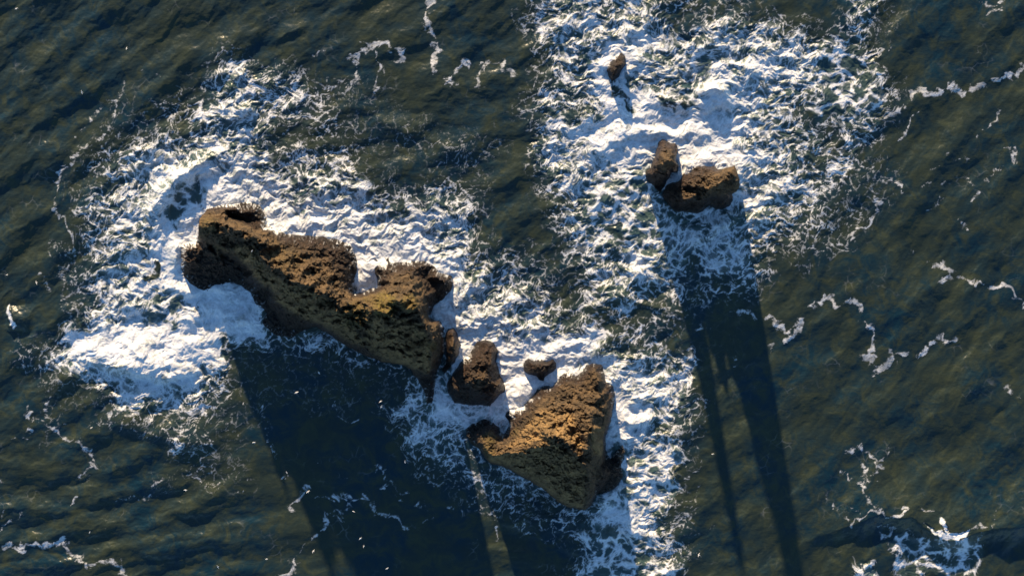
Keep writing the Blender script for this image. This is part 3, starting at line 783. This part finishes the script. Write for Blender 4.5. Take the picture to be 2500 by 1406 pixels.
PT_A = [
 # low shelf on the left
 (455,612,5),(452,640,4.5),(470,612,5),(500,608,5.5),(535,628,6),(548,650,4),(500,640,3.6),(480,670,1.6),(520,680,1.4),(560,670,1.2),(590,676,1.4),
 # left slab crest and its face
 (498,556,14),(515,542,16.5),(548,547,19.5),(572,556,20.5),(596,565,21),(622,577,21),(642,590,20),
 (505,583,9),(530,598,10),(560,612,10.5),(590,630,11),(612,650,11),
 (512,600,3.5),(545,624,3.5),(585,645,3),(612,664,3.5),
 # pit and northern platform
 (520,523,8.5),(548,510,6.5),(570,510,5.5),(595,520,3.5),(560,528,1.6),(585,535,1.4),(605,545,2.0),(620,520,3.4),(635,535,2.6),(622,560,5.5),(640,562,5),
 # middle block
 (633,612,17),(626,634,16),(624,655,13),(623,672,9),(652,640,18.5),(684,660,20),(713,684,21),(741,695,21.5),(770,705,21.5),(812,724,21),(836,748,20),
 (672,610,12),(700,630,13),(735,650,13),(775,680,14),(815,706,15),(690,590,5),(740,600,5.5),(790,605,4.5),(830,620,4),(850,650,3.5),(800,640,7),(830,675,7),(760,625,8),(845,705,6),(720,615,7.5),
 # foot of the south face
 (640,700,6),(664,730,6),(694,760,5.5),(726,783,5),(765,793,4.5),(800,812,4),(690,720,13),(740,750,12),(790,780,11),
 (650,712,2),(655,745,1.6),(680,775,1.5),(705,800,1.3),(735,798,1.3),(620,700,1.8),
 # saddle and gully
 (860,740,16.5),(880,735,13),(905,722,7),(850,770,17),(870,790,17),(885,760,17),(900,780,18),(860,820,10),(830,800,11),(890,845,7),(925,865,7),
 # peak
 (912,775,22),(918,752,26),(935,742,28),(960,734,29),(990,732,30),(1012,736,29),(1022,755,28),(1032,780,27),(1042,810,25),(1050,850,20),(1052,880,14),(1046,908,8),
 (940,790,24),(970,800,24),(1000,790,25),(950,830,17),(990,840,16),(1020,850,16),(960,865,11),(1000,872,11),
 (1004,700,17),(985,680,11),(1000,665,7),(960,690,11),(940,710,10),(960,665,5),(945,655,3),(1035,650,3),(1020,690,9),(1035,680,2.4),(1050,690,2.6),(1068,675,4.5),(1085,690,3.4),(1065,712,3.5),(1045,740,5),(1035,725,9),
 (928,682,3.2),(935,695,2.6),
 (1056,800,17),(1064,830,17),(1068,855,12),(1062,880,8),(1055,920,3),(1048,950,2),(1046,975,1.2)]
OUT_E = [(1129,876),(1140,868),(1155,849),(1165,833),(1187,827),(1207,836),(1218,856),(1212,879),(1217,895),(1223,918),(1236,944),(1233,957),(1214,974),(1197,993),(1174,990),(1142,990),(1109,984),(1094,961),(1089,941),(1096,925),(1108,905),(1122,888)]
OUT_C = [(1137,1049,.3),(1148,1036,.3),(1164,1029,.3),(1181,1021,.3),(1204,1029,.3),(1217,1041,.3),(1224,1057,.5),(1232,1057,.5),(1240,1036,.3),(1232,1016,.3),(1233,1003,.3),(1246,997,.3),(1259,996,.3),(1279,990,.3),(1292,974,.3),(1302,961,.3),(1312,945,.3),
 (1331,940,.3),(1348,941,.3),(1364,921,.3),(1377,908,.3),(1390,907,.3),(1407,915,.5),(1420,905,.5),(1430,890,.4),(1449,885,.4),(1469,890,.4),(1476,908,.6),(1480,928,1),(1498,941,.6),(1503,961,.6),(1499,990,.8),(1496,1016,1),(1488,1043,1),(1480,1066,1),(1480,1100,.5),(1490,1118,.3),(1506,1098,.3),(1520,1085,.3),
 (1527,1101,.3),(1518,1134,.3),(1521,1164,.3),(1508,1186,.3),(1488,1200,.3),(1459,1207,.5),(1449,1223,2),(1440,1237,4),(1427,1245,6),(1410,1242,6),(1390,1238,6),(1364,1226,6),(1322,1190,5),(1292,1173,5),(1266,1160,5),(1246,1147,5),(1227,1137,5),(1197,1131,4),(1184,1116,3),(1171,1098,1.5),(1148,1082,.3),(1137,1065,.3)]
PT_C = [(1160,1055,1.6),(1180,1040,1.6),(1150,1066,1.3),(1174,1062,5),(1195,1056,6),(1210,1065,5.5),(1180,1085,7.5),(1200,1085,10),(1225,1075,5),(1195,1108,13),(1208,1116,12),
 (1240,1103,14),(1265,1104,16),(1290,1096,19),(1315,1088,22),(1335,1078,25),(1340,1064,26),(1362,1066,26),(1378,1072,25.5),(1398,1101,25),(1414,1134,23),
 (1250,1085,10),(1280,1060,12),(1310,1040,14),(1340,1035,19),(1360,1010,17),(1320,1000,10),(1285,1020,7),(1255,1040,4.5),(1260,1012,3),(1300,985,5),(1330,965,5),(1360,950,6),(1385,930,5),(1380,980,11),
 (1438,1028,24),(1446,1050,25.5),(1436,1066,27),(1432,1100,28),(1430,1135,27),(1415,1010,19),(1395,1030,19),(1405,1055,21),(1410,1085,22),(1420,1115,24),(1380,1040,20),
 (1410,960,9),(1430,925,5),(1450,905,7),(1460,930,9.5),(1440,950,7),(1465,955,9),(1475,985,9),(1450,990,14),(1480,1010,9),(1486,955,4),(1425,985,14),(1478,1040,8),
 (1452,1070,20),(1462,1060,14),(1466,1100,10),(1450,1120,17),(1440,1165,18),(1436,1200,12),(1434,1225,8),(1455,1150,8),(1452,1190,5),
 (1478,1130,1.6),(1495,1150,2.2),(1480,1180,1.6),(1510,1110,2.0),(1505,1160,1.4),
 (1300,1130,13),(1340,1120,18),(1370,1120,20),(1350,1160,13),(1390,1160,17),(1380,1200,11),(1410,1200,12),(1415,1225,8.5),(1260,1130,10),(1225,1120,9),(1320,1160,10)]
OUT_D1 = [(1606,343,.5),(1618,339,.5),(1639,347,.5),(1653,350,1),(1655,362,3),(1652,378,6),(1649,394,6),(1658,404,1),(1661,421,.5),(1652,425,.5),(1640,421,1),(1635,438,.5),(1625,452,.3),(1612,472,.3),(1604,466,.3),(1595,454,.3),(1581,445,.3),(1572,430,.3),(1574,416,.5),(1588,407,1),(1592,394,1),(1598,380,1),(1604,360,.8)]
PT_D1 = [(1618,352,5),(1642,358,6),(1612,370,10),(1635,372,16),(1620,380,20),(1640,383,24),(1630,392,27),(1643,396,25),(1620,400,24),(1610,405,16),(1600,415,8),(1590,425,6),(1625,415,16),(1640,410,9),(1612,430,7),(1600,440,4),(1620,440,3)]
OUT_D2 = [(1615,476,.3),(1627,449,.5),(1640,443,1),(1658,442,2),(1663,421,1),(1667,415,.6),(1676,421,.6),(1685,417,.6),(1687,404,.6),(1707,401,.5),(1728,404,.6),(1745,405,1),(1752,414,3),(1762,415,8),(1779,408,14),(1792,404,20),(1799,418,22),(1804,438,22),(1804,459,20),(1799,469,16),(1787,474,6),(1788,490,.5),(1781,503,.3),(1769,510,.3),(1752,512,.3),(1728,503,.3),(1717,517,.3),(1700,523,.3),(1680,520,.3),(1646,517,.3),(1635,507,.3),(1625,493,.3)]
PT_D2 = [(1705,412,4),(1730,413,6),(1745,422,10),(1700,428,6),(1690,440,7),(1720,435,10),(1738,440,16),(1755,432,22),(1770,424,25),(1786,414,28),(1794,430,29),(1780,438,28),(1762,446,26),(1745,455,22),(1797,452,26),(1780,462,18),(1760,468,14),
 (1675,450,8),(1668,470,9),(1672,490,9),(1690,480,11),(1710,462,12),(1725,470,14),(1705,490,8),(1740,480,8),(1765,490,4),(1690,505,3),(1655,480,6),(1640,470,4),(1640,490,3),(1660,505,2.5),(1735,495,3),(1672,432,4)]

make_rock('sea_stack', OUT_A, PT_A, 'largest brown rock: a long jagged ridge joined to a mossy yellow-topped peak', 'sea stack', 'rocks rising from the surf', seed=0, lowz=6.5,
    washz=[(455,600,40,.75),(470,595,26,.9),(500,512,26,.55),(570,500,40,.6),(660,560,34,.75),(720,575,30,.35),(845,600,36,.75),(945,640,34,.85),(930,620,20,.9),(648,540,16,.6),(868,690,16,.5),(443,640,18,.6),(1000,640,14,.5)], wash0=.36,
    moss=[(940,745,42,1),(1000,740,30,.7),(870,770,45,.55),(900,720,30,.45),(510,550,30,.35),(530,615,26,.35),(700,620,60,.15),(1056,845,16,.4)],
    pale_shade_lift=[[(560,598),(620,600),(650,655),(700,690),(770,715),(815,740),(860,800),(900,850),(860,850),(770,795),(690,750),(630,690)],[(905,770),(950,770),(1030,790),(1052,850),(1050,915),(1000,900),(930,885),(890,840)]],
    parts=[('ridge', None), ('peak', [(905,640),(1120,640),(1120,780),(1100,1000),(1000,1000),(880,880),(862,800),(885,745),(905,720)]), ('low_shelf', [(420,585),(500,585),(512,599),(545,622),(585,645),(615,662),(640,700),(700,765),(760,792),(770,840),(420,840)])])
make_rock('sea_stack', OUT_C, PT_C, 'tawny pyramid-shaped rock with a broad shaded face and three-sided crest', 'sea stack', 'rocks rising from the surf', seed=5, lowz=5.5,
    washz=[(1262,1003,30,.85),(1385,912,22,.6),(1450,890,22,.35),(1300,985,16,.35)], wash0=.30,
    moss=[(1195,1060,34,.5),(1250,1050,22,.35),(1190,1100,26,.4)], pale_shade_lift=[[(1200,1110),(1290,1098),(1340,1068),(1400,1110),(1432,1150),(1425,1240),(1380,1235),(1240,1140),(1190,1125)],[(1440,1040),(1475,1040),(1470,1110),(1445,1110)],[(1240,1090),(1320,1000),(1400,1010),(1430,1100),(1350,1060),(1280,1090)]], parts=[('pyramid', None)])
make_rock('rounded_rock', [(x, y, .3) for x, y in OUT_E], [(1190,845,4),(1182,865,6),(1202,860,5),(1165,882,6.5),(1198,890,8),(1150,905,7.5),(1185,912,9),(1168,932,11),(1130,928,7),(1195,935,9),(1217,940,9),(1207,960,5.5),(1178,955,8),(1145,958,5.5),(1115,950,4),(1165,978,2.5)],
    'rounded reddish brown seaweed-covered rock between the peak and the small tufted rock', 'rock', 'rocks rising from the surf', lowz=9, skirt=False, washz=[(1138,872,22,.8),(1160,845,14,.4)], wash0=.1, seed=9)
make_rock('rounded_rock', [(1088,812,.3),(1095,802,.3),(1108,800,.3),(1118,815,.3),(1124,840,.3),(1123,862,.3),(1117,874,.3),(1102,895,.3),(1085,915,.3),(1076,905,.3),(1088,885,.3),(1089,860,.3),(1087,835,.3)],
    [(1103,815,8),(1107,840,12),(1106,862,10),(1102,878,4),(1088,900,1)], 'narrow upright brown rock wedged beside the foot of the mossy peak', 'rock', 'rocks rising from the surf', lowz=9, skirt=False, wash0=.1, seed=12)
make_rock('rounded_rock', [(1277,892,.3),(1280,880,.3),(1290,874,.3),(1305,879,.3),(1320,875,.3),(1335,882,.3),(1350,874,.3),(1358,885,.3),(1357,900,.3),(1345,912,.3),(1332,919,.3),(1329,932,.3),(1318,930,.3),(1309,919,.3),(1290,915,.3),(1279,905,.3)],
    [(1293,890,3.2),(1315,890,3.2),(1340,890,3.4),(1300,903,3.6),(1325,905,3.4),(1345,900,2.6),(1323,920,1)], 'small tufted brown rock ringed by white foam, above the pyramid rock', 'rock', 'rocks rising from the surf', lowz=9, skirt=False, washz=[(1315,868,20,.5)], wash0=.12, seed=15)
make_rock('sea_stack', OUT_D1, PT_D1, 'narrow dark brown pinnacle, the left and taller-looking of the upper right pair', 'sea stack', 'rocks rising from the surf', seed=18, rough=1.1, wash0=.08, step=1.0, lowz=12)
make_rock('sea_stack', OUT_D2, PT_D2, 'broad blocky brown rock, the right one of the upper right pair', 'sea stack', 'rocks rising from the surf', seed=21, rough=1.2, wash0=.1, step=1.0, lowz=9, washz=[(1666,418,10,.7),(1690,408,12,.4)])
make_rock('rounded_rock', [(1480,172,.3),(1482,162,.3),(1499,137,.3),(1516,126,.3),(1530,137,.3),(1532,158,.3),(1519,172,.3),(1511,190,.3),(1496,200,.3),(1486,189,.3)],
    [(1505,150,3.0),(1518,142,2.8),(1520,155,3.8),(1505,168,4.2),(1497,182,3.4)], 'small rock swamped by white surf, topmost in the photo', 'rock', 'rocks rising from the surf', lowz=9, skirt=False, washz=[(1500,132,20,.9),(1485,160,10,.6)], wash0=.15, step=1.0, seed=24)
print('rocks', time.time() - T0)

# ------------------------------------------------------------------ gulls
def gull_mesh():
    """white gull in gliding flight, wings spread, about 1.15 m span, beak towards +Y"""
    secs = [(-.30,.010,.02),(-.24,.055,.015),(-.14,.055,.035),(-.02,.075,.06),(.08,.07,.06),(.15,.045,.045),(.19,.042,.042),(.23,.03,.03),(.255,.010,.012),(.29,.003,.004)]
    vs = []; fs = []
    K = 8
    for (y, rx, rz) in secs:
        for k in range(K):
            a = 2 * math.pi * k / K
            vs.append((rx * math.cos(a), y, rz * math.sin(a)))
    for i in range(len(secs) - 1):
        for k in range(K):
            fs.append((i * K + k, i * K + (k + 1) % K, (i + 1) * K + (k + 1) % K, (i + 1) * K + k))
    fs.append(tuple(range(K))); fs.append(tuple(reversed(range((len(secs) - 1) * K, len(secs) * K))))
    for s in (-1, 1):
        st = [(.04, .10, -.08, .02, .018), (.16, .13, -.05, .055, .016), (.30, .12, -.03, .085, .012), (.44, .05, -.07, .075, .008), (.56, -.06, -.11, .055, .003)]
        b = len(vs)
        for (x, yl, yt, z, t) in st:
            vs += [(s * x, yl, z), (s * x, (yl * .6 + yt * .4), z + t), (s * x, yt, z), (s * x, (yl * .6 + yt * .4), z - t * .4)]
        for i in range(len(st) - 1):
            for k in range(4):
                f = (b + i * 4 + k, b + i * 4 + (k + 1) % 4, b + (i + 1) * 4 + (k + 1) % 4, b + (i + 1) * 4 + k)
                fs.append(f if s > 0 else tuple(reversed(f)))
        fs.append((b, b + 3, b + 2, b + 1)); e = b + (len(st) - 1) * 4; fs.append((e, e + 1, e + 2, e + 3))
    me = bpy.data.meshes.new('gull')
    me.from_pydata(vs, [], fs); me.update()
    me.materials.append(m_bird); me.materials.append(m_grey)
    me.polygons.foreach_set('use_smooth', [True] * len(me.polygons))
    return me

GULLS = [
 (40,22,20,14,'white gull in the far upper left corner over dark swell'), (309,119,80,18,'white gull with wings level over the upper left swell'), (200,226,100,12,'white gull left of the thin foam threads in the upper left'),
 (17,671,15,9,'white gull just above the small breaker at the left edge'), (89,690,110,12,'white gull between the left edge breaker and the big foam patch'),
 (223,1044,30,14,'white gull above the broken foam line at the lower left'), (453,1196,0,12,'white gull over olive water below the left foam basin'), (219,1299,60,9,'white gull above the curling foam ribbon in the bottom left corner'),
 (724,958,20,20,'white gull over dark shaded water, upper left of the flock below the ridge'), (594,985,70,14,'faint white gull at the edge of the ridge shadow near foam scraps'),
 (620,1080,10,16,'white gull where the ridge shadow meets olive water'), (700,1153,120,12,'white gull beside a small foam scrap in the ridge shadow'), (752,1200,35,16,'white gull right above the short curved foam arc'),
 (863,1248,160,18,'white gull just below the forked foam ribbon'), (880,1314,40,20,'upper gull of the close pair in the dark water below the forked ribbon'), (888,1333,75,12,'lower gull of the close pair in the dark water below the forked ribbon'),
 (765,1345,60,14,'white gull close right of the long foam thread near the bottom edge'), (651,1364,10,12,'white gull left of the long foam thread near the bottom edge'), (532,1383,115,16,'leftmost gull along the bottom edge, over olive water'),
 (945,1387,30,18,'rightmost gull along the bottom edge, over dark teal water'), (929,980,30,16,'upper gull of the pair below the foot of the peak'), (931,993,70,22,'lower gull of the pair below the foot of the peak'), (989,1127,95,12,'faint white gull left of the pyramid rock over dark water'),
 (779,910,130,14,'white gull over foam threads just under the ridge cliff'), (1007,1021,45,10,'white gull at the edge of foam below the foot of the peak'), (1110,1019,80,11,'white gull over foam between the rounded rock and pyramid rock'),
 (1740,1108,10,18,'lone white gull right of the pyramid rock over olive water'), (1706,1354,65,12,'lone white gull near the bottom, right of the lower foam field'), (615,613,60,23,'white gull gliding in front of the shaded face of the long ridge'),
]
gm = gull_mesh()
proto = bpy.data.objects.new('gull', gm)
for k, (px, py, ang, z, lab) in enumerate(GULLS):
    g = proto if k == 0 else proto.copy()
    g.location = ((px - 1250) * .1 * (1 - z / H) * SC, (703 - py) * .1 * (1 - z / H) * SC, z * SC)
    g.rotation_euler = (math.radians(6 * math.sin(k * 2.1)), math.radians(22 * math.sin(k * 1.7)), math.radians(ang))
    g.scale = (1.1 + .25 * math.sin(k * 3.3),) * 3
    scene.collection.objects.link(g)
    tag(g, lab, 'gull', 'gulls gliding over the sea')
print('done', time.time() - T0)
